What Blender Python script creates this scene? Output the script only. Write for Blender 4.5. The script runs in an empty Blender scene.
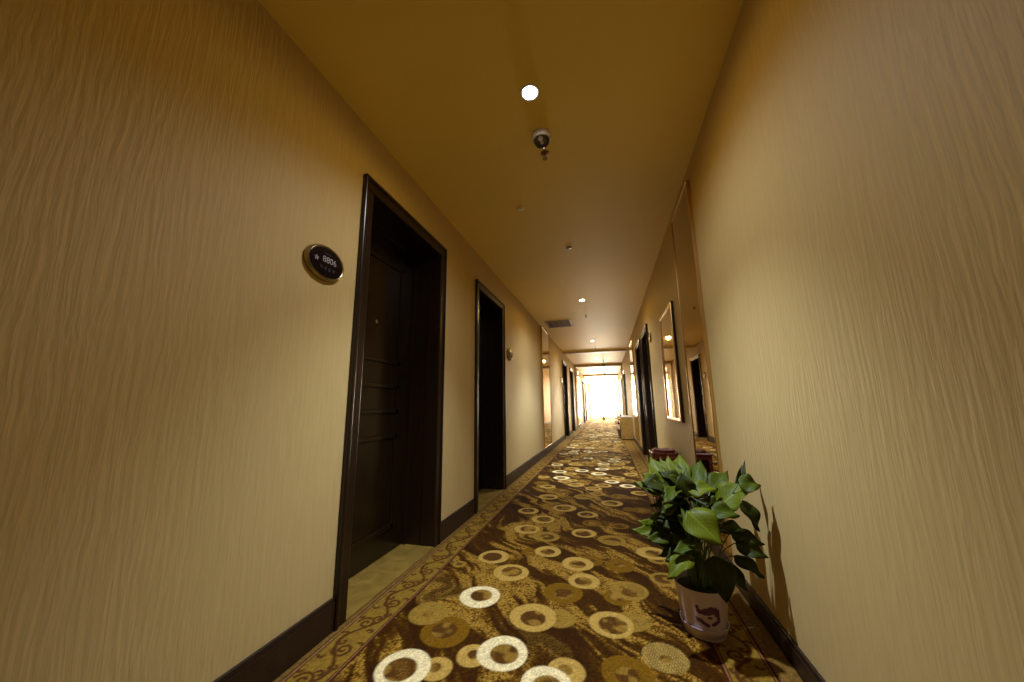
import bpy, bmesh, math, random
import numpy as np
from mathutils import Vector, Matrix

SC = bpy.context.scene
COL = SC.collection
random.seed(7)
PI = math.pi

# ------------------------------------------------------------------ place
XL, XR = -1.235, 0.62          # wall planes
H = 2.545                      # ceiling height
Y0, Y1 = -3.2, 24.0            # corridor ends
CAMZ = 0.965

# ------------------------------------------------------------------ helpers
def obj(name, bm, mat=None, parent=None, loc=None, smooth=False):
    me = bpy.data.meshes.new(name)
    bmesh.ops.recalc_face_normals(bm, faces=bm.faces[:])
    if smooth:
        for f in bm.faces: f.smooth = True
    bm.to_mesh(me); bm.free()
    o = bpy.data.objects.new(name, me)
    COL.objects.link(o)
    if mat is not None:
        for m in (mat if isinstance(mat, (list, tuple)) else [mat]):
            me.materials.append(m)
    if parent is not None: o.parent = parent
    if loc is not None: o.location = loc
    if smooth:
        try: me.set_sharp_from_angle(angle=math.radians(38))
        except Exception: pass
    return o

def tag(o, label=None, cat=None, group=None, kind=None):
    if label: o['label'] = label
    if cat: o['category'] = cat
    if group: o['group'] = group
    if kind: o['kind'] = kind
    return o

def thing(name, loc, label=None, cat=None, group=None, kind=None, rz=0):
    o = bpy.data.objects.new(name, None)
    o.empty_display_size = .05
    COL.objects.link(o)
    o.location = loc; o.rotation_euler = (0, 0, rz)
    return tag(o, label, cat, group, kind)

def copy_tree(o, parent=None):
    c = o.copy(); COL.objects.link(c)
    c.parent = parent
    for ch in [x for x in bpy.data.objects if x.parent == o]:
        copy_tree(ch, c)
    return c

def box(bm, a, b, bevel=0.0, seg=2, mi=0):
    x0, y0, z0 = (min(a[i], b[i]) for i in range(3))
    x1, y1, z1 = (max(a[i], b[i]) for i in range(3))
    t = bmesh.new()
    vs = [t.verts.new(p) for p in ((x0,y0,z0),(x1,y0,z0),(x1,y1,z0),(x0,y1,z0),(x0,y0,z1),(x1,y0,z1),(x1,y1,z1),(x0,y1,z1))]
    for f in ((3,2,1,0),(4,5,6,7),(0,1,5,4),(1,2,6,5),(2,3,7,6),(3,0,4,7)):
        t.faces.new([vs[i] for i in f])
    if bevel > 0:
        bmesh.ops.bevel(t, geom=t.edges[:], offset=bevel, segments=seg, profile=.5, affect='EDGES')
    merge(bm, t, mi)

def merge(bm, t, mi=0, M=None):
    m = {}
    for v in t.verts: m[v] = bm.verts.new(M @ v.co if M is not None else v.co)
    for f in t.faces:
        try:
            nf = bm.faces.new([m[v] for v in f.verts]); nf.material_index = mi; nf.smooth = f.smooth
        except ValueError: pass
    t.free()

def lathe(bm, prof, n=40, M=None, mi=0, sx=1.0, sy=1.0):
    """profile of (r, z) turned about Z"""
    t = bmesh.new(); rings = []
    for r, z in prof:
        if r < 1e-6: rings.append([t.verts.new((0, 0, z))])
        else: rings.append([t.verts.new((sx*r*math.cos(2*PI*k/n), sy*r*math.sin(2*PI*k/n), z)) for k in range(n)])
    for a, b in zip(rings[:-1], rings[1:]):
        if len(a) == 1 and len(b) == 1: continue
        for k in range(n):
            k2 = (k+1) % n
            if len(a) == 1: t.faces.new((a[0], b[k], b[k2]))
            elif len(b) == 1: t.faces.new((a[k], a[k2], b[0]))
            else: t.faces.new((a[k], a[k2], b[k2], b[k]))
    merge(bm, t, mi, M)

def tube(bm, pts, r, n=8, taper=1.0, cap=True, mi=0):
    pts = [Vector(p) for p in pts]; rings = []
    up = Vector((0, 0, 1))
    for i, p in enumerate(pts):
        d = (pts[min(i+1, len(pts)-1)] - pts[max(i-1, 0)]).normalized()
        a = d.cross(up)
        if a.length < 1e-3: a = d.cross(Vector((1, 0, 0)))
        a.normalize(); b = a.cross(d).normalized()
        rr = r*(1+(taper-1)*i/(len(pts)-1))
        rings.append([bm.verts.new(p + a*rr*math.cos(2*PI*k/n) + b*rr*math.sin(2*PI*k/n)) for k in range(n)])
    for A, B in zip(rings[:-1], rings[1:]):
        for k in range(n):
            f = bm.faces.new((A[k], A[(k+1)%n], B[(k+1)%n], B[k])); f.smooth = True; f.material_index = mi
    if cap:
        bm.faces.new(rings[0][::-1]).material_index = mi; bm.faces.new(rings[-1]).material_index = mi

# ------------------------------------------------------------------ materials
def new_mat(name):
    m = bpy.data.materials.new(name); m.use_nodes = True
    nt = m.node_tree; b = nt.nodes['Principled BSDF']
    return m, nt, b
def N(nt, t, **kw):
    n = nt.nodes.new(t)
    for k, v in kw.items(): setattr(n, k, v)
    return n
def simple(name, col, rough=.5, metal=0., spec=.5, noise=0., scale=30, bump=0.):
    m, nt, b = new_mat(name)
    b.inputs['Base Color'].default_value = (*col, 1)
    b.inputs['Roughness'].default_value = rough
    b.inputs['Metallic'].default_value = metal
    b.inputs['Specular IOR Level'].default_value = spec
    tc = N(nt, 'ShaderNodeTexCoord'); no = N(nt, 'ShaderNodeTexNoise')
    no.inputs['Scale'].default_value = scale; no.inputs['Detail'].default_value = 4
    nt.links.new(tc.outputs['Object'], no.inputs['Vector'])
    if noise > 0:
        mx = N(nt, 'ShaderNodeMix', data_type='RGBA')
        mx.inputs[6].default_value = (*[c*(1-noise) for c in col], 1)
        mx.inputs[7].default_value = (*[min(1, c*(1+noise)) for c in col], 1)
        nt.links.new(no.outputs['Fac'], mx.inputs[0]); nt.links.new(mx.outputs[2], b.inputs['Base Color'])
    if bump > 0:
        bp = N(nt, 'ShaderNodeBump'); bp.inputs['Strength'].default_value = bump; bp.inputs['Distance'].default_value = .002
        nt.links.new(no.outputs['Fac'], bp.inputs['Height']); nt.links.new(bp.outputs['Normal'], b.inputs['Normal'])
    return m

def wallpaper_mat():
    m, nt, b = new_mat('wallpaper')
    geo = N(nt, 'ShaderNodeNewGeometry')
    # slow meander of the vertical ribs
    mp = N(nt, 'ShaderNodeMapping'); mp.inputs['Scale'].default_value = (5, 5, 1.7)
    nt.links.new(geo.outputs['Position'], mp.inputs['Vector'])
    n1 = N(nt, 'ShaderNodeTexNoise'); n1.inputs['Scale'].default_value = 1.6; n1.inputs['Detail'].default_value = 2.5
    nt.links.new(mp.outputs['Vector'], n1.inputs['Vector'])
    mp2 = N(nt, 'ShaderNodeMapping'); mp2.inputs['Scale'].default_value = (78, 78, 6)
    nt.links.new(geo.outputs['Position'], mp2.inputs['Vector'])
    sc = N(nt, 'ShaderNodeVectorMath', operation='SCALE'); sc.inputs['Scale'].default_value = 3.0
    nt.links.new(n1.outputs['Color'], sc.inputs[0])
    ad = N(nt, 'ShaderNodeVectorMath', operation='ADD')
    nt.links.new(mp2.outputs['Vector'], ad.inputs[0]); nt.links.new(sc.outputs['Vector'], ad.inputs[1])
    n2 = N(nt, 'ShaderNodeTexNoise'); n2.inputs['Scale'].default_value = 1.0; n2.inputs['Detail'].default_value = 2
    n2.inputs['Roughness'].default_value = .45
    nt.links.new(ad.outputs['Vector'], n2.inputs['Vector'])
    rp = N(nt, 'ShaderNodeMapRange'); rp.inputs['From Min'].default_value = .3; rp.inputs['From Max'].default_value = .7
    nt.links.new(n2.outputs['Fac'], rp.inputs['Value'])
    bp = N(nt, 'ShaderNodeBump'); bp.inputs['Strength'].default_value = .22; bp.inputs['Distance'].default_value = .005
    nt.links.new(rp.outputs['Result'], bp.inputs['Height']); nt.links.new(bp.outputs['Normal'], b.inputs['Normal'])
    mx = N(nt, 'ShaderNodeMix', data_type='RGBA')
    mx.inputs[6].default_value = (*WALLC[0], 1); mx.inputs[7].default_value = (*WALLC[1], 1)
    nt.links.new(rp.outputs['Result'], mx.inputs[0]); nt.links.new(mx.outputs[2], b.inputs['Base Color'])
    b.inputs['Roughness'].default_value = .62
    b.inputs['Specular IOR Level'].default_value = .25
    return m
WALLC = ((.58, .415, .140), (.62, .445, .155))

def wood_mat(name, c0, c1, rough=.28):
    m, nt, b = new_mat(name)
    geo = N(nt, 'ShaderNodeNewGeometry')
    mp = N(nt, 'ShaderNodeMapping'); mp.inputs['Scale'].default_value = (28, 28, 1.6)
    nt.links.new(geo.outputs['Position'], mp.inputs['Vector'])
    no = N(nt, 'ShaderNodeTexNoise'); no.inputs['Scale'].default_value = 1.5; no.inputs['Detail'].default_value = 5; no.inputs['Distortion'].default_value = .6
    nt.links.new(mp.outputs['Vector'], no.inputs['Vector'])
    mx = N(nt, 'ShaderNodeMix', data_type='RGBA')
    mx.inputs[6].default_value = (*c0, 1); mx.inputs[7].default_value = (*c1, 1)
    nt.links.new(no.outputs['Fac'], mx.inputs[0]); nt.links.new(mx.outputs[2], b.inputs['Base Color'])
    b.inputs['Roughness'].default_value = rough
    b.inputs['Specular IOR Level'].default_value = .45
    return m

def marble_mat(name, c0, c1, vein, scale=6, rough=.3):
    m, nt, b = new_mat(name)
    geo = N(nt, 'ShaderNodeNewGeometry')
    no = N(nt, 'ShaderNodeTexNoise'); no.inputs['Scale'].default_value = scale; no.inputs['Detail'].default_value = 6; no.inputs['Distortion'].default_value = 1.2
    nt.links.new(geo.outputs['Position'], no.inputs['Vector'])
    cr = N(nt, 'ShaderNodeValToRGB'); e = cr.color_ramp.elements
    e[0].position = .3; e[0].color = (*c0, 1); e[1].position = .7; e[1].color = (*c1, 1)
    x = e.new(.5); x.color = (*vein, 1)
    nt.links.new(no.outputs['Fac'], cr.inputs['Fac']); nt.links.new(cr.outputs['Color'], b.inputs['Base Color'])
    b.inputs['Roughness'].default_value = rough
    return m

def emit_mat(name, col, strength):
    m, nt, b = new_mat(name)
    b.inputs['Base Color'].default_value = (*col, 1)
    b.inputs['Emission Color'].default_value = (*col, 1)
    b.inputs['Emission Strength'].default_value = strength
    return m

M_WALL = wallpaper_mat()
M_CEIL = simple('ceiling_paint', (.83, .61, .12), .55, noise=.03, scale=3, spec=.35)
M_BEAM = simple('beam_paint', (.74, .62, .40), .5, noise=.03, scale=3)
M_BRONZE = simple('olive_bronze', (.34, .26, .11), .3, .9)
M_WOOD = wood_mat('dark_wood', (.008, .0035, .0012), (.022, .009, .003), .3)
M_SLAB = wood_mat('door_wood', (.006, .003, .001), (.016, .008, .002), .25)
M_BASE = wood_mat('skirting_wood', (.014, .006, .0025), (.034, .015, .006), .4)
M_THR = marble_mat('threshold_stone', (.20, .12, .017), (.34, .205, .035), (.26, .155, .024), 9, .35)
M_GOLD = simple('champagne_gold', (.72, .50, .22), .28, 1.0, noise=.05, scale=60)
M_MIRROR = simple('mirror_glass', (.62, .50, .30), .025, 1.0)
M_BRONZEMIRROR = simple('bronze_mirror_glass', (.44, .32, .15), .02, 1.0)
M_CHROME = simple('brushed_chrome', (.75, .72, .68), .22, 1.0)
M_BLACK = simple('black_lacquer', (.006, .004, .004), .18)
M_TEXT = simple('silver_lettering', (.45, .42, .40), .35, 0.2)
M_TEXTD = simple('faint_lettering', (.10, .075, .09), .4, 0.1)
M_WHITE = simple('white_plastic', (.72, .66, .62), .4)
M_DOME = simple('smoked_dome', (.03, .025, .022), .08)
M_LENS = simple('camera_lens', (.35, .30, .28), .15, .6)
M_DARKMETAL = simple('dark_vent', (.14, .09, .035), .5)
M_VENT = simple('vent_slats', (.24, .15, .05), .5)
M_CARPETEDGE = simple('carpet_base', (.10, .05, .015), .95)

def carpet_mat():
    m, nt, b = new_mat('patterned_carpet')
    at = N(nt, 'ShaderNodeVertexColor'); at.layer_name = 'pile'
    geo = N(nt, 'ShaderNodeNewGeometry')
    no = N(nt, 'ShaderNodeTexNoise'); no.inputs['Scale'].default_value = 170; no.inputs['Detail'].default_value = 3
    nt.links.new(geo.outputs['Position'], no.inputs['Vector'])
    mr = N(nt, 'ShaderNodeMapRange'); mr.inputs['From Min'].default_value = .3; mr.inputs['From Max'].default_value = .7
    mr.inputs['To Min'].default_value = .72; mr.inputs['To Max'].default_value = 1.25
    nt.links.new(no.outputs['Fac'], mr.inputs['Value'])
    vm = N(nt, 'ShaderNodeVectorMath', operation='SCALE')
    nt.links.new(at.outputs['Color'], vm.inputs[0]); nt.links.new(mr.outputs['Result'], vm.inputs['Scale'])
    nt.links.new(vm.outputs['Vector'], b.inputs['Base Color'])
    bp = N(nt, 'ShaderNodeBump'); bp.inputs['Strength'].default_value = .5; bp.inputs['Distance'].default_value = .003
    nt.links.new(no.outputs['Fac'], bp.inputs['Height']); nt.links.new(bp.outputs['Normal'], b.inputs['Normal'])
    b.inputs['Roughness'].default_value = .9
    b.inputs['Specular IOR Level'].default_value = .04
    b.inputs['Sheen Weight'].default_value = .0; b.inputs['Sheen Roughness'].default_value = .45
    b.inputs['Sheen Tint'].default_value = (1, .85, .55, 1)
    return m
M_CARPET = carpet_mat()

# ------------------------------------------------------------------ setting: floor
bm = bmesh.new(); box(bm, (-1.75, Y0-.1, -.10), (1.15, Y1+.1, -.006))
obj('floor', bm, M_THR)['kind'] = 'structure'

RINGS = [(-0.693,1.876,0.106,'I',0.5),(-0.462,1.509,0.103,'I',0.52),(-0.799,1.34,0.105,'I',0.55),(-0.267,1.389,0.094,'I',0.55),(-0.679,1.367,0.064,'C',0.33),(-0.57,1.465,0.067,'C',0.33),(-0.741,1.575,0.109,'D',0.48),(-0.879,1.68,0.095,'G',0.2),(-0.393,1.77,0.111,'C',0.5),(-0.271,1.786,0.073,'G',0.33),(-0.044,1.8,0.1,'C',0.6),(0.046,1.841,0.076,'G',0.4),(-0.285,2.012,0.104,'D',0.45),(-0.187,2.163,0.09,'C',0.5),(0.048,2.116,0.099,'G',0.6),(-0.01,2.031,0.075,'D',0.4),(0.153,1.635,0.088,'H',0.2),(0.011,1.514,0.097,'D',0.4),(-0.207,1.471,0.073,'C',0.33),(0.248,2.285,0.083,'G',0.6),(-0.772,2.346,0.101,'C',0.6),(-0.651,2.373,0.052,'D',0.5),(-0.607,2.164,0.106,'C',0.55),(-0.946,2.192,0.047,'G',0.4),(-0.446,2.508,0.09,'C',0.5),(-0.561,2.474,0.06,'D',0.3),(-0.677,2.889,0.103,'C',0.6),(-0.794,2.965,0.057,'G',0.4),(-0.768,3.363,0.097,'C',0.6),(-0.596,3.155,0.102,'C',0.6),(-0.239,2.368,0.098,'C',0.5),(-0.161,2.43,0.075,'D',0.4),(-0.031,2.804,0.1,'G',0.6),(-0.234,3.37,0.093,'C',0.6),(-0.454,3.523,0.113,'C',0.6),(-0.186,3.142,0.082,'D',0.5),(0.037,3.122,0.071,'D',0.5),(-0.02,3.782,0.107,'C',0.6),(0.012,2.401,0.09,'D',0.3),(-0.752,4.36,0.095,'C',0.5),(-0.671,3.893,0.106,'C',0.6),(-0.578,4.181,0.102,'D',0.5),(-0.434,4.518,0.103,'C',0.5),(-0.657,4.893,0.113,'I',0.5),(-0.742,5.322,0.109,'I',0.5),(-0.576,5.188,0.098,'C',0.5),(-0.429,5.464,0.102,'I',0.5),(-0.767,6.327,0.103,'C',0.5),(-0.22,4.364,0.097,'C',0.6),(-0.174,4.129,0.086,'G',0.5),(-0.01,4.777,0.093,'I',0.5),(0.064,4.073,0.094,'D',0.5),(0.282,4.254,0.102,'C',0.6),(0.069,5.041,0.091,'C',0.5),(-0.185,5.274,0.111,'I',0.5),(-0.12,5.94,0.093,'C',0.5),(0.236,5.828,0.097,'C',0.5)]
BX0, BX1 = -1.015, .345        # inner edges of the scroll borders
def carpet():
    rs = np.random.RandomState(3)
    rings = list(RINGS)
    # behind the camera and beyond the readable part: the same kinds of ring
    def scatter(ya, yb, n):
        placed = []
        for _ in range(n*12):
            if len(placed) >= n: break
            x = rs.uniform(BX0+.09, BX1-.09); y = rs.uniform(ya, yb)
            if all((x-a)**2+(y-b)**2 > .19**2 for a, b in placed) and all((x-q[0])**2+(y-q[1])**2 > .2**2 for q in RINGS):
                placed.append((x, y))
        for x, y in placed:
            k = rs.choice(['I', 'C', 'C', 'G', 'D'])
            a = rs.uniform(0, 2*PI)
            if rs.rand() < .6:
                rings.append((x+.1*math.cos(a), y+.1*math.sin(a), rs.uniform(.06, .085), rs.choice(['C', 'G', 'D']), .4))
            rings.append((x, y, rs.uniform(.09, .108), k, rs.choice([.5, .55, .6])))
    scatter(-3.1, 1.2, 66); scatter(1.0, 6.4, 30); scatter(6.4, 24, 330)
    # small and dull rings lie under the pale ones
    order = {'D': 0, 'G': 1, 'H': 1, 'C': 2, 'I': 3}
    rings.sort(key=lambda q: (order[q[3]] + (0 if q[2] > .08 else -1.5)))
    RC = {'I': (.82, .66, .29), 'C': (.46, .28, .05), 'G': (.28, .16, .02), 'D': (.17, .08, .004), 'H': (.29, .18, .035)}
    xs = np.arange(-1.218, .606, .0052)
    ys = [Y0]
    while ys[-1] < Y1:
        y = ys[-1]; ys.append(y + (.006 if .9 < y < 3.2 else .010 if .5 < y < 6 else .02 if 0 < y < 10 else .035))
    ys = np.array(ys); ys[-1] = Y1
    X, Y = np.meshgrid(xs, ys)
    def vnoise(x, y, seed):
        r = np.random.RandomState(seed); T = r.rand(256, 256)
        xi = np.floor(x).astype(int); yi = np.floor(y).astype(int)
        fx = x-xi; fy = y-yi; fx = fx*fx*(3-2*fx); fy = fy*fy*(3-2*fy)
        a = T[xi % 256, yi % 256]; b = T[(xi+1) % 256, yi % 256]; c = T[xi % 256, (yi+1) % 256]; d = T[(xi+1) % 256, (yi+1) % 256]
        return (a*(1-fx)+b*fx)*(1-fy)+(c*(1-fx)+d*fx)*fy
    def fbm(x, y, s):
        return .5*vnoise(x, y, s)+.3*vnoise(2*x, 2*y, s+1)+.2*vnoise(4*x, 4*y, s+2)
    # field: flowing bands running across and down the length
    wx = X + .35*(fbm(X*2.2, Y*2.2, 11)-.5)*1.0; wy = Y + .35*(fbm(X*2.2, Y*2.2, 21)-.5)
    u = wx*.64-wy*.77; v = wx*.77+wy*.64
    band = fbm(v*15, u*2.6, 31)
    speck = np.random.RandomState(5).rand(*X.shape)
    fine = vnoise(X*110, Y*110, 77)
    t = np.clip((band-.44)/.20, 0, 1)
    t = np.clip(t*(.35+1.1*speck) + (fine-.5)*.5, 0, 1)
    dark = np.array((.042, .014, .001)); mid = np.array((.105, .042, .0025)); lite = np.array((.35, .19, .022))
    t3 = t[..., None]
    colr = np.where(t3 < .5, dark+(mid-dark)*(t3*2), mid+(lite-mid)*(t3*2-1))
    # plum-dark accents
    pl = np.clip((fbm(v*6+9, u*2+4, 51)-.60)/.1, 0, 1)[..., None]
    colr = colr*(1-.8*pl)+np.array((.032, .010, .001))*.8*pl
    for (cx, cy, r, k, ir) in rings:
        sel = np.where((ys > cy-r-.01) & (ys < cy+r+.01))[0]
        if len(sel) == 0: continue
        s = slice(sel[0], sel[-1]+1)
        dx = X[s]-cx; dy = Y[s]-cy
        rr = np.sqrt(dx*dx+dy*dy); ang = np.arctan2(dy, dx)
        wob = r*(1+.015*np.sin(3*ang+cx*20))
        # hole a little off centre, so that the ring is thicker on one side
        oa = cx*37+cy*11; hx = dx-.10*r*math.cos(oa); hy = dy-.10*r*math.sin(oa)
        hr = np.sqrt(hx*hx+hy*hy)
        edge = .006 if cy < 6 else .012
        fo = np.clip((wob-rr)/edge, 0, 1); fi = np.clip((hr-r*ir)/edge, 0, 1)
        a = (fo*fi)[..., None]
        base = np.array(RC[k]) * (1+.22*(fine[s][..., None]-.5))
        if k == 'H': base = base*(1+.35*np.sign(np.sin((dx*.9+dy*.4)*520))[..., None])
        inner = (fo*(1-fi))[..., None]
        # the hole shows a tan blob beside dark brown
        tin = np.clip((vnoise((X[s]+cx)*26, (Y[s]+cy)*26, 61)-.45)/.15, 0, 1)[..., None]
        icol = np.array((.10, .04, .006))*(1-tin)+np.array((.30, .165, .02))*tin
        c = colr[s]
        c = c*(1-inner*.8)+icol*inner*.8
        colr[s] = c*(1-a)+base*a
    # scroll borders
    gold = np.array((.24, .135, .014)); vine = np.array((.085, .032, .006)); line = np.array((.062, .014, .006)); tan = np.array((.24, .125, .03))
    for side, (xa, xb) in (('l', (-1.195, BX0)), ('r', (BX1, .525))):
        w = abs(xb-xa); mid_x = (xa+xb)/2
        cm = (X >= min(xa, xb)) & (X <= max(xa, xb))
        lx = (X-mid_x)/(w/2)                       # -1..1 over the border
        if side == 'r': lx = -lx
        per = .345
        ph = (Y-.852)/per
        c = np.empty_like(colr); c[:] = gold
        c *= (1+.25*(fine[..., None]-.5))
        d = np.full(X.shape, 9.)
        lyv = (ph-np.floor(ph))*per                # metres within the period
        lxm = lx*w/2
        # main S vine
        d = np.minimum(d, np.abs(lxm-.046*np.sin(2*PI*ph+.6))*.8)
        # two volutes and small curls per period
        for (cx, cy, R0, s, turns) in ((.012, .5*per, .042, 1, 1.7), (-.012, 0, .042, -1, 1.7), (.05, .24*per, .020, 1, 1.0), (-.05, .74*per, .020, -1, 1.0), (-.045, .36*per, .016, 1, .9), (.045, .86*per, .016, -1, .9), (.022, .12*per, .018, -1, 1.1), (-.022, .62*per, .018, 1, 1.1), (-.058, .12*per, .014, 1, .9), (.058, .62*per, .014, -1, .9)):
            for off in (-per, 0, per):
                ax = lxm-cx; ay = lyv-(cy+off)
                q = np.sqrt(ax*ax+ay*ay); an = np.arctan2(ay, ax)*s
                for kk in range(-1, 3):
                    rad = R0*(1-((an+PI)/(2*PI)+kk)/turns)
                    ok = (rad > .004) & (rad <= R0)
                    d = np.where(ok, np.minimum(d, np.abs(q-rad)), d)
        vm = np.clip((.0088-d)/.004, 0, 1)[..., None]
        lf = np.clip((vnoise(X*38, Y*38, 91)-.70)/.1, 0, 1)[..., None]*.6
        c = c*(1-lf)+np.array((.20, .10, .02))*lf
        c = c*(1-vm)+vine*vm
        # edge lines: dark line, tan line, dark hairline
        ed = 1-np.abs(lx)
        em = (ed < .21)[..., None]; c = np.where(em, tan*(1+.2*(fine[..., None]-.5)), c)
        em = (ed < .085)[..., None]; c = np.where(em, line, c)
        em = ((ed > .17) & (ed < .225))[..., None]; c = np.where(em, line*1.2, c)
        colr = np.where(cm[..., None], c, colr)
    out = ((X < -1.195) | (X > .525))[..., None]
    colr = np.where(out, np.array((.17, .09, .016))*(1+.5*(fine[..., None]-.5)), colr)
    colr = colr*(1+.35*(speck[..., None]-.5))
    nx, ny = len(xs), len(ys)
    co = np.stack([X, Y, np.zeros_like(X)+.002], -1).reshape(-1, 3)
    idx = np.arange(nx*ny).reshape(ny, nx)
    quads = np.stack([idx[:-1, :-1], idx[:-1, 1:], idx[1:, 1:], idx[1:, :-1]], -1).reshape(-1, 4)
    me = bpy.data.meshes.new('carpet')
    me.vertices.add(len(co)); me.vertices.foreach_set('co', co.ravel().astype(np.float32))
    me.loops.add(quads.size); me.loops.foreach_set('vertex_index', quads.ravel().astype(np.int32))
    me.polygons.add(len(quads)); me.polygons.foreach_set('loop_start', np.arange(0, quads.size, 4).astype(np.int32))
    me.update(calc_edges=True)
    ca = me.color_attributes.new('pile', 'FLOAT_COLOR', 'POINT')
    rgba = np.ones((len(co), 4), np.float32); rgba[:, :3] = np.clip(colr.reshape(-1, 3), 0.001, 1)
    ca.data.foreach_set('color', rgba.ravel())
    me.materials.append(M_CARPET)
    o = bpy.data.objects.new('carpet_runner', me); COL.objects.link(o)
    # the thickness of the carpet
    s = o.modifiers.new('thickness', 'SOLIDIFY'); s.thickness = .007; s.offset = -1
    tag(o, 'gold and brown fitted carpet with ivory rings and scrollwork borders running down the corridor', 'carpet')
carpet()

# ------------------------------------------------------------------ setting: walls with door openings
LD = [(1.46, 2.46), (3.17, 4.15), (10.2, 11.25), (12.25, 13.3), (18.3, 19.3), (20.2, 21.2)]      # outer edges of casings
RD = [(5.25, 6.2), (6.42, 7.35), (12.4, 13.4), (14.6, 15.6), (19.9, 20.9)]
LH, RH = 2.235, 2.10
CW = .075                       # casing width
DEEP = .235                     # door recess
def wall(name, xw, side, doors, dh):
    bm = bmesh.new(); out = xw+side*.32; y = Y0
    for a, b in doors:
        box(bm, (xw, y, 0), (out, a+CW*.6, H)); box(bm, (xw, a+CW*.6, dh-CW*.6), (out, b-CW*.6, H)); y = b-CW*.6
    box(bm, (xw, y, 0), (out, Y1, H))
    obj(name, bm, M_WALL)['kind'] = 'structure'
wall('wall_left', XL, -1, LD, LH)
wall('wall_right', XR, 1, RD, RH)
bm = bmesh.new(); box(bm, (XL-.3, Y0-.12, 0), (XR+.3, Y0, H)); obj('wall_back', bm, M_WALL)['kind'] = 'structure'
bm = bmesh.new(); box(bm, (XL-.32, Y0-.1, H), (XR+.32, Y1+.1, H+.12)); obj('ceiling', bm, M_CEIL)['kind'] = 'structure'

def baseboard(name, xw, side, doors, hh):
    bm = bmesh.new(); y = Y0+.002; t = .016
    segs = []
    for a, b in doors: segs.append((y, a)); y = b
    segs.append((y, Y1-.13))
    for a, b in segs:
        x0 = xw-side*.0; x1 = xw-side*t
        box(bm, (x0, a, -.004), (x1, b, hh-.02), 0)
        box(bm, (x0, a, hh-.02), (xw-side*(t-.004), b, hh), .003)
    obj(name, bm, M_BASE)['kind'] = 'structure'
baseboard('baseboard_left', XL, -1, LD, .135)
baseboard('baseboard_right', XR, 1, RD, .085)

# ------------------------------------------------------------------ doors
def door(n, side, a, b, dh, handle_near):
    """side -1 left wall, +1 right wall; origin at the wall plane"""
    xw = XL if side < 0 else XR
    root = thing('door_%d' % n, (xw, (a+b)/2, 0), kind='structure')
    w = (b-a)/2; s = side
    # casing round the opening with a rounded bead on its outer edge
    bm = bmesh.new()
    for y0, y1 in ((-w, -w+CW), (w-CW, w)):
        box(bm, (-s*.018, y0, -.004), (s*.10, y1, dh-CW), .006)
    box(bm, (-s*.018, -w, dh-CW), (s*.10, w, dh), .006)
    for y0, y1 in ((-w-.004, -w+.016), (w-.016, w+.004)):
        box(bm, (-s*.028, y0, -.004), (0, y1, dh+.004), .006)
    box(bm, (-s*.028, -w-.004, dh-.016), (0, w+.004, dh+.006), .006)
    obj('door_casing', bm, M_WOOD, root)
    bm = bmesh.new()
    for y0, y1 in ((-w+CW-.03, -w+CW), (w-CW, w-CW+.03)):
        box(bm, (s*.10, y0, -.004), (s*(DEEP+.06), y1, dh-CW))
    box(bm, (s*.10, -w+CW-.03, dh-CW), (s*(DEEP+.06), w-CW+.03, dh-CW+.03))
    for y0, y1 in ((-w+CW, -w+CW+.014), (w-CW-.014, w-CW)):
        box(bm, (s*(DEEP-.03), y0, .0), (s*DEEP, y1, dh-CW))
    box(bm, (s*(DEEP-.03), -w+CW, dh-CW-.014), (s*DEEP, w-CW, dh-CW))
    obj('door_jamb', bm, M_WOOD, root)
    # slab with three raised panels
    bm = bmesh.new(); g = .004
    box(bm, (s*DEEP, -w+CW+g, .012), (s*(DEEP+.045), w-CW-g, dh-CW-g), .002)
    obj_slab = obj('door_slab', bm, M_SLAB, root)
    bm = bmesh.new(); iw = w-CW-.14
    for z0, z1 in ((.16, .78), (.92, 1.12), (1.26, dh-CW-.16)):
        for (p, q, r_, t_) in ((-iw, iw, z0, z0+.03), (-iw, iw, z1-.03, z1), (-iw, -iw+.03, z0, z1), (iw-.03, iw, z0, z1)):
            box(bm, (s*(DEEP-.010), p, r_), (s*(DEEP+.002), q, t_), .004)
    obj('panel_moulding', bm, M_SLAB, obj_slab)
    # lever handle on a long back plate
    hy = (-1 if handle_near else 1)*(w-CW-.07)
    bm = bmesh.new()
    box(bm, (s*(DEEP-.010), hy-.028, .90), (s*(DEEP+.001), hy+.028, 1.16), .006, 3)
    hp = obj('handle_plate', bm, M_CHROME, obj_slab)
    bm = bmesh.new(); d = (1 if handle_near else -1)
    tube(bm, [(s*(DEEP-.008), hy, 1.0), (s*(DEEP-.05), hy, 1.0), (s*(DEEP-.058), hy+d*.02, 1.0), (s*(DEEP-.058), hy+d*.12, .998)], .010, 10, .8)
    obj('lever', bm, M_CHROME, obj_slab)
    bm = bmesh.new()
    lathe(bm, [(0, .006), (.008, .006), (.013, .003), (.014, 0)], 16, Matrix.Translation((s*DEEP, 0, 1.53)) @ Matrix.Rotation(-s*PI/2, 4, 'Y'))
    obj('peephole', bm, M_CHROME, obj_slab, smooth=True)
    bm = bmesh.new()
    box(bm, (-s*.016, -w+CW, -.005), (s*(DEEP+.045), w-CW, .008), .002)
    obj('threshold', bm, M_THR, root)
    # closed room beyond: a panel behind the slab
    bm = bmesh.new(); box(bm, (s*(DEEP+.046), -w+.045, -.004), (s*(DEEP+.06), w-.045, dh-.046)); obj('backing_panel', bm, M_WOOD, root)
    return root
for i, (a, b) in enumerate(LD): door(i+1, -1, a, b, LH, True)
for i, (a, b) in enumerate(RD): door(len(LD)+i+1, 1, a, b, RH, i % 2 == 0)

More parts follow.
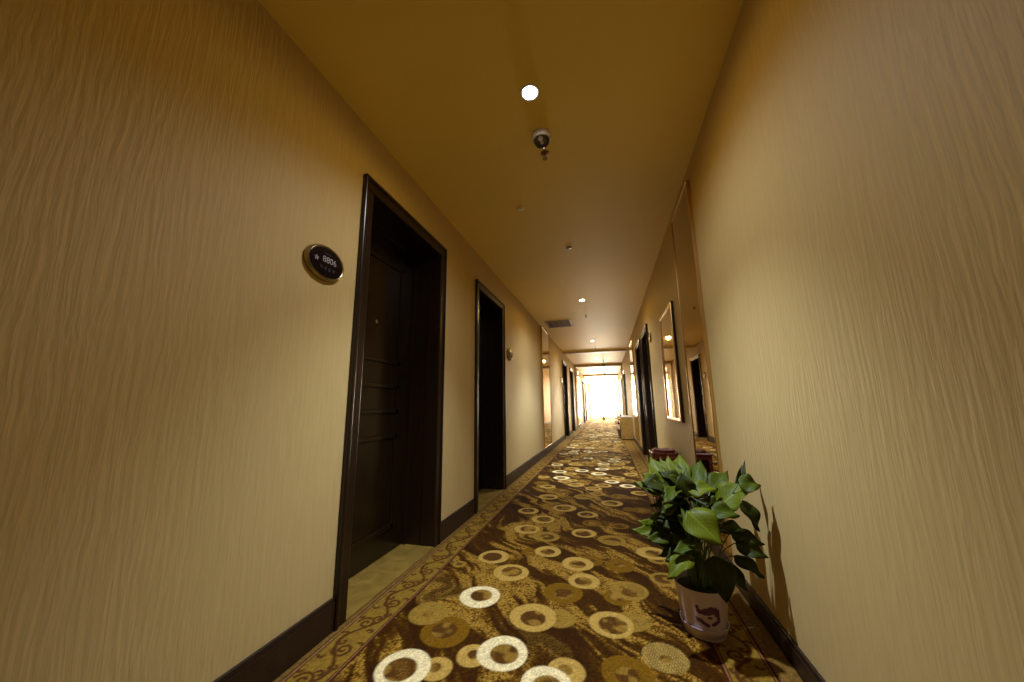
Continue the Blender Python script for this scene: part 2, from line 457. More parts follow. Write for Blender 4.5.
# ------------------------------------------------------------------ dropped beams across the far ceiling
for i, (y, d) in enumerate(((10.6, .05), (14.4, .09), (19.4, .09))):
    bm = bmesh.new(); box(bm, (XL+.001, y, H-d), (XR-.001, y+.22, H+.001), .004)
    obj('trim_%d' % (i+1), bm, M_BEAM)['kind'] = 'structure'
# pilaster strips framing the far stretch
k = 4
for (x, s) in ((XL, 1), (XR, -1)):
    for y in (14.4, 19.4):
        bm = bmesh.new(); box(bm, (x+s*.0005, y, 0), (x+s*.035, y+.22, H-.09), .004)
        obj('trim_%d' % k, bm, M_WALL)['kind'] = 'structure'; k += 1

# ------------------------------------------------------------------ end window
M_PANE = emit_mat('daylit_glass', (1.0, .96, .88), 26)
bm = bmesh.new(); ww0, ww1, wz0, wz1 = XL+.06, XR-.06, .04, 2.50
box(bm, (XL-.3, Y1, 0), (ww0, Y1+.15, H)); box(bm, (ww1, Y1, 0), (XR+.3, Y1+.15, H))
box(bm, (ww0, Y1, 0), (ww1, Y1+.15, wz0)); box(bm, (ww0, Y1, wz1), (ww1, Y1+.15, H))
obj('wall_end', bm, M_WALL)['kind'] = 'structure'
win = thing('window_1', ((ww0+ww1)/2, Y1+.06, wz0), kind='structure')
hw = (ww1-ww0)/2; hz = wz1-wz0
bm = bmesh.new()
box(bm, (-hw, -.03, 0), (hw, .03, .05), .004); box(bm, (-hw, -.03, hz-.05), (hw, .03, hz), .004)
box(bm, (-hw, -.03, .05), (-hw+.05, .03, hz-.05), .004); box(bm, (hw-.05, -.03, .05), (hw, .03, hz-.05), .004)
box(bm, (-.02, -.025, .05), (.02, .025, hz-.05), .004)
obj('window_frame', bm, M_WHITE, win)
bm = bmesh.new(); box(bm, (-hw+.04, .0, .04), (hw-.04, .008, hz-.04)); obj('window_pane', bm, M_PANE, win)
bm = bmesh.new(); box(bm, (-hw+.05, -.075, .34), (hw-.05, -.045, .375), .005)
for x in (-hw+.06, -.25, .25, hw-.06): box(bm, (x-.012, -.06, .0), (x+.012, -.045, .36))
obj('guard_rail', bm, M_DARKMETAL, win)

# ------------------------------------------------------------------ ceiling lights
M_LAMP = emit_mat('led_diffuser', (1.0, .97, .95), 60)
def spot(parent, energy, color, angle, blend, soft, z=-.03):
    l = bpy.data.lights.new('downlight_beam_or_fill', 'SPOT'); l.energy = energy; l.color = color
    l.spot_size = math.radians(angle); l.spot_blend = blend; l.shadow_soft_size = soft
    o = bpy.data.objects.new('downlight_beam_or_fill', l); COL.objects.link(o); o.parent = parent
    o.location = (0, 0, z)
    return o
LAMPX = -.292
TILT = math.radians(7)          # beams leaned forward to dim the near walls, imitating lens falloff
LAMPY = [(1.50, 'white recessed downlight nearest the camera, glaring above the dome camera'), (5.26, 'second recessed downlight along the ceiling, beyond the small cover plates'),
         (8.93, 'third recessed downlight along the ceiling, just beyond the air vent'), (12.4, 'fourth small recessed downlight, beyond the first shallow ceiling beam'),
         (16.1, 'fifth tiny recessed downlight near the hanging dome cameras'), (19.9, 'farthest recessed downlight close to the bright end window'), (-2.15, 'recessed downlight on the ceiling behind the camera')]
bm = bmesh.new()
lathe(bm, [(.036, .012), (.037, -.001), (.039, -.004), (.046, -.005), (.050, -.002), (.051, .0)], 40)
lamp0 = thing('ceiling_downlight', (LAMPX, LAMPY[0][0], H))
obj('trim_ring', bm, M_WHITE, lamp0, smooth=True)
bm = bmesh.new(); lathe(bm, [(.0, -.0055), (.020, -.005), (.036, -.002), (.0365, .004)], 32)
obj('lamp_lens', bm, M_LAMP, lamp0, smooth=True)
BEAMS_FILL = [spot(lamp0, 250, (.62, .72, 1.0), 92, .9, .03), spot(lamp0, 42, (.66, .74, 1.0), 150, .7, .03), spot(lamp0, 7, (1.0, .62, .10), 178, .3, .05)]  # two beams of the lamp, then an added amber fill hidden in the fitting
for b_ in BEAMS_FILL[:2]: b_.rotation_euler = (TILT, 0, 0)
for i, (y, lab) in enumerate(LAMPY):
    L = lamp0 if i == 0 else copy_tree(lamp0)
    L.location = (LAMPX, y, H)
    pw = (1, 1.25, 1.5, 1.9, 2.2, 2.2, .05)[i]          # beam power per fitting: far ones raised, the one behind nearly off
    if i:
        for ch in [c for c in bpy.data.objects if c.parent == L and c.type == 'LIGHT']:
            ch.data = ch.data.copy(); ch.data.energy *= pw
    tag(L, lab, 'ceiling light', 'recessed ceiling downlights')

# ------------------------------------------------------------------ dome cameras
def dome_camera(y, label, x=-.286):
    r = thing('dome_camera', (x, y, H), label, 'security camera', 'ceiling dome cameras')
    bm = bmesh.new(); lathe(bm, [(0, 0), (.056, 0), (.057, -.004), (.056, -.030), (.052, -.037), (.046, -.038)], 40)
    obj('housing', bm, M_WHITE, r, smooth=True)
    bm = bmesh.new(); lathe(bm, [(.047, -.036)]+[(.047*math.cos(a), -.036-.045*math.sin(a)) for a in [PI/2*k/8 for k in range(1, 9)]], 36)
    # dome shell
    obj('smoked_dome', bm, M_DOME, r, smooth=True)
    bm = bmesh.new(); T = Matrix.Translation((0, -.040, -.058)) @ Matrix.Rotation(math.radians(125), 4, 'X')
    lathe(bm, [(.0, .006), (.006, .006), (.007, .011), (.013, .011), (.014, .0)], 24, T)
    obj('camera_lens', bm, M_LENS, r, smooth=True)
    bm = bmesh.new(); T = Matrix.Translation((.004, -.026, -.073)) @ Matrix.Rotation(math.radians(150), 4, 'X')
    lathe(bm, [(.0, .004), (.009, .004), (.011, .0)], 20, T)
    obj('infrared_window', bm, M_LENS, r, smooth=True)
    return r
dome_camera(1.80, 'small white dome camera with smoked bubble on the near ceiling')
def pendant_camera(y, label):
    r = thing('hanging_camera', (-.08, y, H), label, 'security camera', 'far hanging cameras')
    bm = bmesh.new(); lathe(bm, [(0, 0), (.04, 0), (.04, -.012), (.012, -.018), (.012, -.10), (.05, -.105), (.06, -.14), (.06, -.15)], 24)
    obj('stem_mount', bm, M_WHITE, r, smooth=True)
    bm = bmesh.new(); lathe(bm, [(.058, -.15)]+[(.058*math.cos(a), -.15-.06*math.sin(a)) for a in [PI/2*k/6 for k in range(1, 7)]], 24)
    obj('smoked_dome', bm, M_DOME, r, smooth=True)
    return r
pendant_camera(13.2, 'dark dome camera hanging on a short stem, nearer of the two far ones')
pendant_camera(17.4, 'dark dome camera hanging in front of the bright end window, farther of the two')

# ------------------------------------------------------------------ ceiling fittings
M_BRASS = simple('aged_brass', (.30, .17, .07), .35, .9)
def sprinkler(y, x, label):
    r = thing('sprinkler_head', (x, y, H), label, 'sprinkler', 'ceiling sprinkler heads')
    bm = bmesh.new(); lathe(bm, [(0, 0), (.028, 0), (.027, -.004), (.012, -.006), (.010, -.016), (0, -.016)], 28)
    obj('escutcheon', bm, M_BRASS, r, smooth=True)
    bm = bmesh.new()
    for s in (-1, 1): tube(bm, [(s*.008, 0, -.014), (s*.014, 0, -.026), (s*.003, 0, -.040)], .0022, 6)
    tube(bm, [(0, 0, -.015), (0, 0, -.040)], .0025, 6)
    obj('yoke', bm, M_BRASS, r)
    bm = bmesh.new(); lathe(bm, [(0, -.039), (.016, -.040), (.016, -.042), (0, -.043)], 20)
    obj('deflector', bm, M_BRASS, r)
sprinkler(1.955, -.293, 'small brass sprinkler head right behind the near dome camera')
sprinkler(6.27, -.29, 'tiny sprinkler head beyond the second ceiling downlight')
sprinkler(10.0, -.25, 'tiny sprinkler head on the ceiling before the first shallow beam')
def cover(x, y, m, label):
    bm = bmesh.new(); lathe(bm, [(0, -.007), (.024, -.0065), (.030, -.003), (.031, 0), (0, 0)], 32)
    o = obj('ceiling_cover_plate', bm, m, loc=(x, y, H), smooth=True)
    tag(o, label, 'cover plate')
cover(-.598, 2.53, simple('pale_cover', (.80, .66, .36), .35), 'small pale round cover plate left of centre on the ceiling')
cover(-.290, 3.37, simple('dark_cover', (.16, .09, .03), .45), 'small dark round cover plate on the ceiling before the second downlight')
v = thing('air_vent', (-.84, 6.75, H), 'rectangular slatted air vent in the ceiling above the left full-height mirror', 'vent')
bm = bmesh.new(); box(bm, (-.25, -.29, -.010), (.25, -.25, .0), .003); box(bm, (-.25, .25, -.010), (.25, .29, .0), .003)
box(bm, (-.25, -.25, -.010), (-.22, .25, 0), .003); box(bm, (.22, -.25, -.010), (.25, .25, 0), .003); obj('vent_frame', bm, M_VENT, v)
bm = bmesh.new(); box(bm, (-.225, -.255, -.003), (.225, .255, -.0005)); obj('vent_backing', bm, M_DARKMETAL, v)
bm = bmesh.new()
for k in range(13):
    y = -.235+k*.039; box(bm, (-.222, y, -.009), (.222, y+.012, -.004))
for x in (-.11, 0, .11): box(bm, (x-.004, -.25, -.0085), (x+.004, .25, -.003))
obj('vent_slats', bm, M_VENT, v)

# ------------------------------------------------------------------ full-height mirrors and framed mirror
def tall_mirror(side, ya, yb, z0, z1, label):
    xw = XL if side < 0 else XR; s = -side
    r = thing('wall_mirror', (xw, (ya+yb)/2, z0), label, 'mirror', 'full-height wall mirrors')
    w = (yb-ya)/2; h = z1-z0; f = .010
    bm = bmesh.new(); box(bm, (s*.001, -w+f*.5, f*.5), (s*.016, w-f*.5, h-f*.5)); obj('mirror_glass', bm, M_BRONZEMIRROR, r)
    bm = bmesh.new()
    for y in (-w, w-f): box(bm, (s*.001, y, 0), (s*.022, y+f, h), .003, 3)
    box(bm, (s*.001, -w+f, 0), (s*.022, w-f, f), .003, 3); box(bm, (s*.001, -w+f, h-f), (s*.022, w-f, h), .003, 3)
    obj('mirror_frame', bm, M_GOLD, r)
tall_mirror(1, 2.36, 2.95, .14, 2.455, 'full-height gold-framed mirror on the near right wall behind the plant')
tall_mirror(-1, 6.85, 7.72, .14, 2.535, 'full-height mirror on the left wall under the air vent')
tall_mirror(1, 8.25, 9.3, .14, 2.40, 'full-height mirror on the right wall beyond the pair of dark doors')
tall_mirror(-1, 15.4, 16.3, .14, 2.40, 'full-height mirror on the far left wall past the first pilaster')
r = thing('framed_mirror', (XR, 3.66, .80), 'hanging mirror in a narrow gold frame above the red-brown litter bin', 'mirror')
w, h = .36, 1.07
bm = bmesh.new(); box(bm, (-.002, -w+.02, .02), (-.018, w-.02, h-.02)); obj('mirror_glass', bm, M_MIRROR, r)
def frame(bm, w, h, f, x0, x1, bv):
    box(bm, (x0, -w, 0), (x1, -w+f, h), bv, 3); box(bm, (x0, w-f, 0), (x1, w, h), bv, 3)
    box(bm, (x0, -w+f, 0), (x1, w-f, f), bv, 3); box(bm, (x0, -w+f, h-f), (x1, w-f, h), bv, 3)
bm = bmesh.new(); frame(bm, w, h, .032, -.001, -.030, .008); obj('mirror_frame', bm, M_GOLD, r)
bm = bmesh.new(); frame(bm, w+.006, h+.004, .010, -.001, -.022, .002); obj('frame_edge', bm, M_WOOD, r)

# ------------------------------------------------------------------ oval number plates
def text_mesh(body, size, depth):
    cu = bpy.data.curves.new('t', 'FONT'); cu.body = body; cu.size = size; cu.extrude = depth; cu.align_x = 'CENTER'; cu.align_y = 'CENTER'
    o = bpy.data.objects.new('t', cu); COL.objects.link(o)
    bpy.context.view_layer.update()
    dg = bpy.context.evaluated_depsgraph_get()
    me = bpy.data.meshes.new_from_object(o.evaluated_get(dg)); bpy.data.objects.remove(o)
    return me
def plate(side, y, z, label, near=False, sc=1.0):
    xw = XL if side < 0 else XR
    r = thing('room_number_plate', (xw, y, z), label, 'number plate', 'oval room number plates')
    r.rotation_euler = (PI/2, 0, PI/2 if side < 0 else -PI/2)      # local x along the wall, y up, z into the corridor
    r.scale = (sc, sc, sc)
    bm = bmesh.new(); lathe(bm, [(0, .0005), (.100, .0005), (.101, .010), (.098, .018), (.093, .021), (.089, .018), (0, .016)], 56, sx=1.0, sy=.72)
    obj('rim', bm, M_BRONZE, r, smooth=True)
    bm = bmesh.new(); lathe(bm, [(.0895, .017), (.088, .0195), (0, .0225)], 56, sx=1.0, sy=.70)
    obj('plate_face', bm, M_BLACK, r, smooth=True)
    if near:
        me = text_mesh('8806', .037, .0008); me.name = 'room_number'; me.materials.append(M_TEXT)
        o = bpy.data.objects.new('room_number', me); COL.objects.link(o); o.parent = r; o.location = (.009, .009, .0232); o['label'] = 'silver room number 8806'
        # small flower-like emblem at the left and a row of small strokes below
        bm = bmesh.new()
        for a in range(5):
            th = PI/2+a*2*PI/5
            box_c = Matrix.Translation((-.058+.0065*math.cos(th), .001+.0065*math.sin(th), .0228)) @ Matrix.Rotation(th, 4, 'Z')
            lathe(bm, [(.005, 0), (.004, .001), (0, .0012)], 10, box_c, sy=.55)
        obj('emblem', bm, M_TEXT, r)
        bm = bmesh.new()
        rr = random.Random(4)
        for q, cx in enumerate((-.030, -.010, .012, .033)):
            cy = -.026-.002*(1-abs(q-1.5)); u = .0065
            for (x0, y0, x1, y1) in ((-u, u, u, u-.0014), (-u, 0, u, -.0014), (-.0007, u, .0007, -u), (-u, -u, u, -u+.0014), (rr.choice([-u, u-.0014]), u, 0, -u))[:4+q % 2]:
                box(bm, (cx+x0, cy+y0, .0218), (cx+x1, cy+y1, .0226))
        obj('small_lettering', bm, M_TEXTD, r)
        bm = bmesh.new(); box(bm, (-.02, .036, .0205), (.02, .0375, .0216)); obj('fine_line', bm, M_TEXTD, r)
    else:
        bm = bmesh.new()
        for q in range(4):
            lathe(bm, [(.009, .0), (.006, .0), (.006, .0012), (.009, .0012), (.009, 0)], 14, Matrix.Translation((-.030+q*.022, .004, .0218)), sy=1.35)
        obj('room_number', bm, M_TEXT, r)
plate(-1, 1.238, 1.622, 'black oval room plate reading 8806 with gold rim beside the nearest door', True, 1.12)
plate(-1, 4.42, 1.63, 'small black oval room plate on the left wall past the second door', sc=1.12)
plate(1, 5.02, 1.86, 'black oval room plate on the right wall before the pair of doors')
plate(-1, 9.9, 1.66, 'tiny dark room plate on the left wall before the third door')

# ------------------------------------------------------------------ litter bins
def litter_bin(x, y, label, body, top, trim, hgt, w=.115, closed=False):
    r = thing('litter_bin', (x, y, .002), label, 'litter bin', 'litter bins along the right wall')
    d = w
    bm = bmesh.new()
    box(bm, (-w, -d, .02), (w, d, .10), .004); 
    # body with an opening in the front and left side
    box(bm, (-w, -d, .10), (w, d, hgt-(.07 if closed else .17)), .004)
    for (px, py) in () if closed else ((-w, -d), (w-.03, -d), (-w, d-.03), (w-.03, d-.03)):
        box(bm, (px, py, hgt-.17), (px+.03, py+.03, hgt-.07), .002)
    box(bm, (-w, -d, hgt-.07), (w, d, hgt-.03), .004)
    obj('bin_body', bm, body, r)
    if not closed:
        bm = bmesh.new(); box(bm, (-w+.02, -d+.02, hgt-.18), (w-.02, d-.02, hgt-.065)); obj('liner', bm, M_BLACK, r)
    bm = bmesh.new(); box(bm, (-w+.012, -d+.012, 0), (w-.012, d-.012, .021), .003); obj('plinth', bm, M_BLACK, r)
    bm = bmesh.new()
    box(bm, (-w-.008, -d-.008, hgt-.032), (w+.008, d+.008, hgt-.012), .005)
    lathe(bm, [(.095, hgt-.012), (.10, hgt+.004), (.092, hgt+.006), (.085, hgt-.008), (0, hgt-.010)], 36)
    obj('ashtray_top', bm, trim, r)
    bm = bmesh.new(); rr = random.Random(2)
    for _ in range(60):
        a = rr.uniform(0, 2*PI); q = .078*math.sqrt(rr.random()); s = rr.uniform(.010, .017)
        T = Matrix.Translation((q*math.cos(a), q*math.sin(a), hgt+rr.uniform(-.006, .010))) @ Matrix.Rotation(rr.uniform(0, 3), 4, 'Z') @ Matrix.Diagonal((s, s*.8, s*.6, 1))
        t = bmesh.new(); bmesh.ops.create_icosphere(t, subdivisions=1, radius=1); merge(bm, t, 0, T)
    st = obj('pebbles', bm, top, r, smooth=True); st['kind'] = 'stuff'
    return r
M_RED = marble_mat('red_granite', (.10, .018, .010), (.22, .05, .025), (.14, .028, .014), 18, .3)
M_PEB = simple('pink_pebbles', (.62, .34, .24), .5, noise=.25, scale=40)
M_TAN = marble_mat('tan_stone', (.26, .14, .025), (.42, .25, .055), (.33, .19, .035), 14, .3)
M_PALE = simple('pale_pebbles', (.85, .74, .55), .5, noise=.15, scale=40)
litter_bin(.475, 3.62, 'red-brown stone litter bin with pebble ashtray top beneath the framed mirror', M_RED, M_PEB, M_RED, .535)
litter_bin(.455, 10.3, 'tan stone litter bin with pale ashtray top farther along the right wall', M_TAN, M_PALE, M_PALE, .63, .145, True)

# ------------------------------------------------------------------ plants
M_LEAF = []
for nm, c0, c1 in (('leaf_lit', (.070, .090, .002), (.115, .135, .003)), ('leaf_half_lit', (.038, .055, .0015), (.062, .082, .002)), ('leaf_shaded', (.020, .025, .001), (.030, .038, .0012))):  # one leaf green in lit and shaded tones, shade put into the colour
    m, nt, b = new_mat(nm)
    tc = N(nt, 'ShaderNodeTexCoord'); no = N(nt, 'ShaderNodeTexNoise'); no.inputs['Scale'].default_value = 28; no.inputs['Detail'].default_value = 3
    nt.links.new(tc.outputs['Object'], no.inputs['Vector'])
    mx = N(nt, 'ShaderNodeMix', data_type='RGBA'); mx.inputs[6].default_value = (*c0, 1); mx.inputs[7].default_value = (*c1, 1)
    nt.links.new(no.outputs['Fac'], mx.inputs[0])
    # pale midrib and side veins from the leaf's own coordinates
    uv = N(nt, 'ShaderNodeUVMap'); sp = N(nt, 'ShaderNodeSeparateXYZ'); nt.links.new(uv.outputs['UV'], sp.inputs[0])
    ab = N(nt, 'ShaderNodeMath', operation='ABSOLUTE'); nt.links.new(sp.outputs['X'], ab.inputs[0])
    mid = N(nt, 'ShaderNodeMath', operation='LESS_THAN'); mid.inputs[1].default_value = .05; nt.links.new(ab.outputs[0], mid.inputs[0])
    a1 = N(nt, 'ShaderNodeMath', operation='MULTIPLY_ADD'); a1.inputs[1].default_value = -.35; nt.links.new(ab.outputs[0], a1.inputs[0]); nt.links.new(sp.outputs['Y'], a1.inputs[2])
    a2 = N(nt, 'ShaderNodeMath', operation='MULTIPLY'); a2.inputs[1].default_value = 62; nt.links.new(a1.outputs[0], a2.inputs[0])
    a3 = N(nt, 'ShaderNodeMath', operation='SINE'); nt.links.new(a2.outputs[0], a3.inputs[0])
    a4 = N(nt, 'ShaderNodeMath', operation='GREATER_THAN'); a4.inputs[1].default_value = .86; nt.links.new(a3.outputs[0], a4.inputs[0])
    a5 = N(nt, 'ShaderNodeMath', operation='MULTIPLY'); a5.inputs[1].default_value = .45; nt.links.new(a4.outputs[0], a5.inputs[0])
    mxv = N(nt, 'ShaderNodeMath', operation='MAXIMUM'); nt.links.new(mid.outputs[0], mxv.inputs[0]); nt.links.new(a5.outputs[0], mxv.inputs[1])
    sc = N(nt, 'ShaderNodeMath', operation='MULTIPLY'); sc.inputs[1].default_value = .6; nt.links.new(mxv.outputs[0], sc.inputs[0])
    m2 = N(nt, 'ShaderNodeMix', data_type='RGBA'); m2.inputs[7].default_value = (*[x*1.7 for x in c1], 1)
    nt.links.new(sc.outputs[0], m2.inputs[0]); nt.links.new(mx.outputs[2], m2.inputs[6]); nt.links.new(m2.outputs[2], b.inputs['Base Color'])
    b.inputs['Roughness'].default_value = .5; b.inputs['Specular IOR Level'].default_value = .15
    b.inputs['Transmission Weight'].default_value = 0
    M_LEAF.append(m)
M_STEM = simple('leaf_stem', (.10, .15, .03), .5)
M_SOIL = simple('potting_soil', (.02, .012, .006), .95, noise=.4, scale=60, bump=.8)
M_POT = simple('white_pot', (.60, .47, .50), .35, noise=.03, scale=8)
M_INK = simple('purple_print', (.13, .035, .11), .4)

def leaf_mesh(base, tip, width, droop, roll, fold, mat, parent, face=(0, 0, 1)):
    """ovate pointed leaf with a folded midrib and an arch along its length"""
    base = Vector(base); tip = Vector(tip); d = tip-base; L = d.length; d.normalize()
    side = d.cross(Vector(face).normalized())
    if side.length < .2: side = d.cross(Vector((0, 1, 0)))
    side.normalize(); up = side.cross(d).normalized()
    if up.z < 0: up = -up
    side = Matrix.Rotation(roll, 3, d) @ side; up = Matrix.Rotation(roll, 3, d) @ up
    bm = bmesh.new(); uvl = bm.loops.layers.uv.new('UVMap')
    nl, nw = 12, 6; rows = []; uvs = {}
    for i in range(nl+1):
        t = i/nl
        prof = (math.sin(PI*min(1, t**.72*1.0))**.85)*(1-.25*t) if 0 < t < 1 else 0
        row = []
        for j in range(nw+1):
            s = -1+2*j/nw
            p = base + d*(L*t) + side*(width*.5*prof*1.15*s)
            p += up*(abs(s)*prof*width*.5*fold + droop*L*math.sin(PI*t) + .012*math.sin(t*9+s*3)*abs(s))
            v_ = bm.verts.new(p - base); uvs[v_] = (s, t); row.append(v_)
        rows.append(row)
    for i in range(nl):
        for j in range(nw):
            f = bm.faces.new((rows[i][j], rows[i][j+1], rows[i+1][j+1], rows[i+1][j])); f.smooth = True
            for lp in f.loops: lp[uvl].uv = uvs[lp.vert]
    bmesh.ops.remove_doubles(bm, verts=bm.verts[:], dist=1e-5)
    o = obj('leaf', bm, mat, parent, loc=base-parent.location)
    for f in o.data.polygons: f.use_smooth = True
    sm = o.modifiers.new('thickness', 'SOLIDIFY'); sm.thickness = .0009
    return o

PX, PY = .345, 1.85
plant = thing('potted_plant', (PX, PY, .002), 'broad-leaved green plant in a white pot printed with a purple landscape, against the right wall', 'potted plant')
PH = .19
bm = bmesh.new()
lathe(bm, [(0, .006), (.072, .006), (.074, .0), (.080, .002), (.083, .02), (.090, .07), (.097, .12), (.104, PH-.012), (.106, PH-.004), (.1065, PH), (.104, PH+.001), (.102, PH-.006), (.096, PH-.03), (0, PH-.032)], 64)
pot = obj('pot', bm, M_POT, plant, smooth=True)
bm = bmesh.new(); lathe(bm, [(0, .001), (.070, .001), (.084, .012), (.094, .040), (.095, .046), (.092, .046), (.081, .012), (.07, .004), (0, .004)], 56)
obj('saucer', bm, M_POT, plant, smooth=True)
bm = bmesh.new(); lathe(bm, [(0, PH-.014), (.05, PH-.012), (.090, PH-.018), (.0985, PH-.024)], 40); obj('soil', bm, M_SOIL, plant, smooth=True)
# landscape print: patches following the pot's side
def potpt(a, z, e=.0012):
    prof = [(.0, .074), (.02, .083), (.07, .090), (.12, .097), (.178, .104)]
    for (z0, r0), (z1, r1) in zip(prof[:-1], prof[1:]):
        if z0 <= z <= z1: rr = r0+(r1-r0)*(z-z0)/(z1-z0)
    return Vector(((rr+e)*math.cos(a), (rr+e)*math.sin(a), z))
def patch(bm, a0, z0, ra, rz, tilt=0, n=14, seed=0):
    rr = random.Random(seed); c = bm.verts.new(potpt(a0, z0)); ring = []
    for k in range(n):
        th = 2*PI*k/n; q = rr.uniform(.7, 1.15)
        da = ra*q*math.cos(th); dz = rz*q*math.sin(th)
        ring.append(bm.verts.new(potpt(a0+da-tilt*0, z0+dz+da*tilt)))
    for k in range(n): bm.faces.new((c, ring[k], ring[(k+1) % n]))
bm = bmesh.new(); A0 = -PI/2-.12
for q, (da, z, ra, rz, tl) in enumerate(((.30, .122, .17, .009, -.02), (.12, .118, .20, .007, .0), (.45, .115, .10, .012, 0), (-.22, .112, .12, .006, 0), (-.28, .125, .06, .008, 0), (.02, .108, .22, .005, -.01), (.52, .100, .07, .010, 0), (.56, .085, .06, .010, 0), (.42, .072, .18, .006, .04), (-.20, .075, .20, .007, -.03), (-.02, .066, .20, .005, -.03), (.18, .092, .10, .003, 0))):
    patch(bm, A0+da, z+.004, ra*1.15, rz*1.7, tl, seed=q)
obj('landscape_print', bm, M_INK, pot)
# leaves: base point, tip point, width, tone index
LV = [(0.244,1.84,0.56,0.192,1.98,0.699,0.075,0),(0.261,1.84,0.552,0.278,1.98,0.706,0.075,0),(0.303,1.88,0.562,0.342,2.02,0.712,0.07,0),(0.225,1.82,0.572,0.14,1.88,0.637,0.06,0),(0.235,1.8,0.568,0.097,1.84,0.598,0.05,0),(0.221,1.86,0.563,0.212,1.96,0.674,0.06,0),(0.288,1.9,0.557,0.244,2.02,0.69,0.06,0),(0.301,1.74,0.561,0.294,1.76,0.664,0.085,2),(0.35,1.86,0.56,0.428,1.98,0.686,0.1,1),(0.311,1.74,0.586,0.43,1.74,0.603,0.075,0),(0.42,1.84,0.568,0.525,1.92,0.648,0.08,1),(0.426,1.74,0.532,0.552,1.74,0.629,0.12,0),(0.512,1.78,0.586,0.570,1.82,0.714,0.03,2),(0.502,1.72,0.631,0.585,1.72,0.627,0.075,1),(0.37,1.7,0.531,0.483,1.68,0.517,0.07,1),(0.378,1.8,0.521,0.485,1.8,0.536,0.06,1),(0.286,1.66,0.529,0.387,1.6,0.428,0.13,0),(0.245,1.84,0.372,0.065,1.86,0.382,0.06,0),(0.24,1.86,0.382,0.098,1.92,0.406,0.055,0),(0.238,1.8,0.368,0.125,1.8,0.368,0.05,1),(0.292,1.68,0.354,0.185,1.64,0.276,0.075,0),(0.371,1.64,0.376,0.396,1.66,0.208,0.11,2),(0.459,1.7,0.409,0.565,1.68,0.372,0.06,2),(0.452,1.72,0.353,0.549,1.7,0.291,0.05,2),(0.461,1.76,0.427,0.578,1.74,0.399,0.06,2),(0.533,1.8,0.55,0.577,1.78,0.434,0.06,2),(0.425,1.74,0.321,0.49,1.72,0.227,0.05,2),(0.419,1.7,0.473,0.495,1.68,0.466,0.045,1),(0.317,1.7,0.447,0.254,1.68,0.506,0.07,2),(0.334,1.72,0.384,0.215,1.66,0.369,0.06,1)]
rr = random.Random(12)
bmS = bmesh.new()
def stem_to(b, r=.0035, lean=.5):
    b = Vector(b)-Vector((PX, PY, .002)); a = rr.uniform(0, 2*PI); q = rr.uniform(.01, .05)
    s0 = Vector((q*math.cos(a), q*math.sin(a), PH-.02))
    c = Vector((s0.x*.6+b.x*.35, s0.y*.6+b.y*.35, (s0.z+b.z)/2+.04))
    pts = [s0*(1-t)**2+c*2*t*(1-t)+b*t*t for t in [k/9 for k in range(10)]]
    tube(bmS, pts, r, 6, .6)
for i, (x0, y0, z0, x1, y1, z1, w_, mi) in enumerate(LV):
    if i < 7: w_ *= 1.25
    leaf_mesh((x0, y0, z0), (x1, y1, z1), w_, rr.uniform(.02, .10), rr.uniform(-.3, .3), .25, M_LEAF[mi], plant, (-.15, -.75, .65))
    stem_to((x0, y0, z0))
for i in range(52):          # inner leaves, shade put into their darker greens
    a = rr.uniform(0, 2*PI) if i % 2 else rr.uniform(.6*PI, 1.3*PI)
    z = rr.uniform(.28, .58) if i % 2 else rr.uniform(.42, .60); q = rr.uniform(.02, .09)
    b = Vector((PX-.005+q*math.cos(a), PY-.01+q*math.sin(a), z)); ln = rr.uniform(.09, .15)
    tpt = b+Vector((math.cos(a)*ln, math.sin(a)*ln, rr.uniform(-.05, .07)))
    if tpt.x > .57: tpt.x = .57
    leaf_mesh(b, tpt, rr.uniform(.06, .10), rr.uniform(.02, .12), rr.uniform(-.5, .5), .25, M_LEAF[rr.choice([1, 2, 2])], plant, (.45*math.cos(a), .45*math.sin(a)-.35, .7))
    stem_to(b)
obj('stems', bmS, M_STEM, plant)

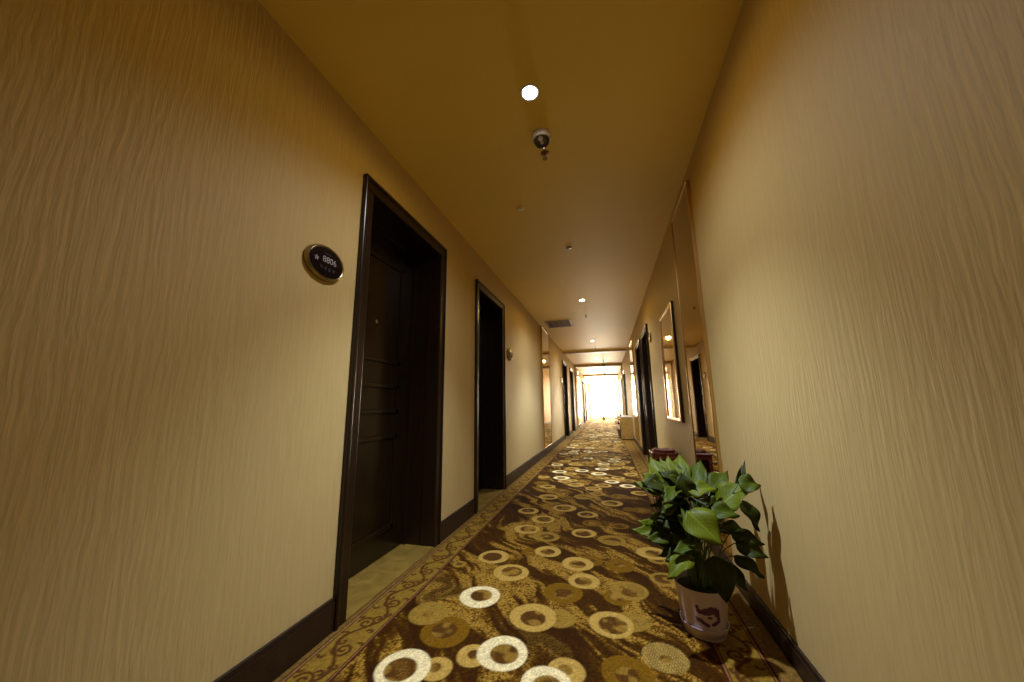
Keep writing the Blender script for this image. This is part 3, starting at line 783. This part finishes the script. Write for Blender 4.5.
# far dark bushy plant in a pot beyond the tan bin, and a small one before the window
def small_plant(loc, label, n, hgt, spread, seed):
    r = thing('potted_plant', loc, label, 'potted plant', 'potted plants along the corridor')
    R = random.Random(seed)
    bm = bmesh.new(); lathe(bm, [(0, 0), (.08, 0), (.11, .2), (.115, .2), (.105, .19), (0, .18)], 24); obj('pot', bm, M_DARKMETAL, r, smooth=True)
    bs = bmesh.new()
    for i in range(n):
        a = 2*PI*i/n+R.uniform(-.3, .3); z = R.uniform(.3, 1)*hgt; q = spread*R.uniform(.1, .4)
        b = Vector((q*math.cos(a), q*math.sin(a), .2+z*.7)); t = b+Vector((math.cos(a), math.sin(a), R.uniform(-.2, .7)))*spread*.6
        leaf_mesh(b+r.location, t+r.location, .07, .08, R.uniform(-.4, .4), .2, M_LEAF[2], r)
        tube(bs, [(0, 0, .18), (b.x*.4, b.y*.4, .2+z*.35), b], .004, 5)
    obj('stems', bs, M_STEM, r)
small_plant((.33, 11.3, .002), 'dark bushy plant in a pot on the floor beyond the tan litter bin', 22, .52, .22, 3)
small_plant((-.30, 22.3, .002), 'tiny dark plant standing before the bright end window', 14, .35, .18, 5)

# ------------------------------------------------------------------ daylight at the end window
l = bpy.data.lights.new('window_daylight', 'AREA'); l.shape = 'RECTANGLE'; l.size = ww1-ww0-.1; l.size_y = wz1-wz0-.1
l.energy = 330; l.color = (1.0, .88, .62)
o = bpy.data.objects.new('window_daylight', l); COL.objects.link(o); o.location = ((ww0+ww1)/2, Y1-.02, (wz0+wz1)/2); o.rotation_euler = (-PI/2, 0, 0)

w = bpy.data.worlds.new('world'); SC.world = w; w.use_nodes = True
w.node_tree.nodes['Background'].inputs['Color'].default_value = (1, .7, .35, 1); w.node_tree.nodes['Background'].inputs['Strength'].default_value = .02

# ------------------------------------------------------------------ camera
f_px, yaw, pitch, roll = 347.36, .263213, .1826, -.012834
cy, sy = math.cos(yaw), math.sin(yaw)
fwd = Vector((-sy*math.cos(pitch), cy*math.cos(pitch), math.sin(pitch))); right = Vector((cy, sy, 0)); up = right.cross(fwd)
r2 = right*math.cos(roll)+up*math.sin(roll); u2 = -right*math.sin(roll)+up*math.cos(roll)
cd = bpy.data.cameras.new('camera'); cam = bpy.data.objects.new('camera', cd); COL.objects.link(cam)
M = Matrix((r2, u2, -fwd)).transposed().to_4x4(); M.translation = Vector((0, 0, CAMZ)); cam.matrix_world = M
cd.sensor_fit = 'HORIZONTAL'; cd.sensor_width = 36; cd.lens = f_px/1024*36; cd.clip_start = .02; cd.clip_end = 100
SC.camera = cam
SC.view_settings.view_transform = 'Standard'; SC.view_settings.look = 'None'; SC.view_settings.gamma = 1; SC.view_settings.use_curve_mapping = False
SC.view_settings.exposure = 0.08
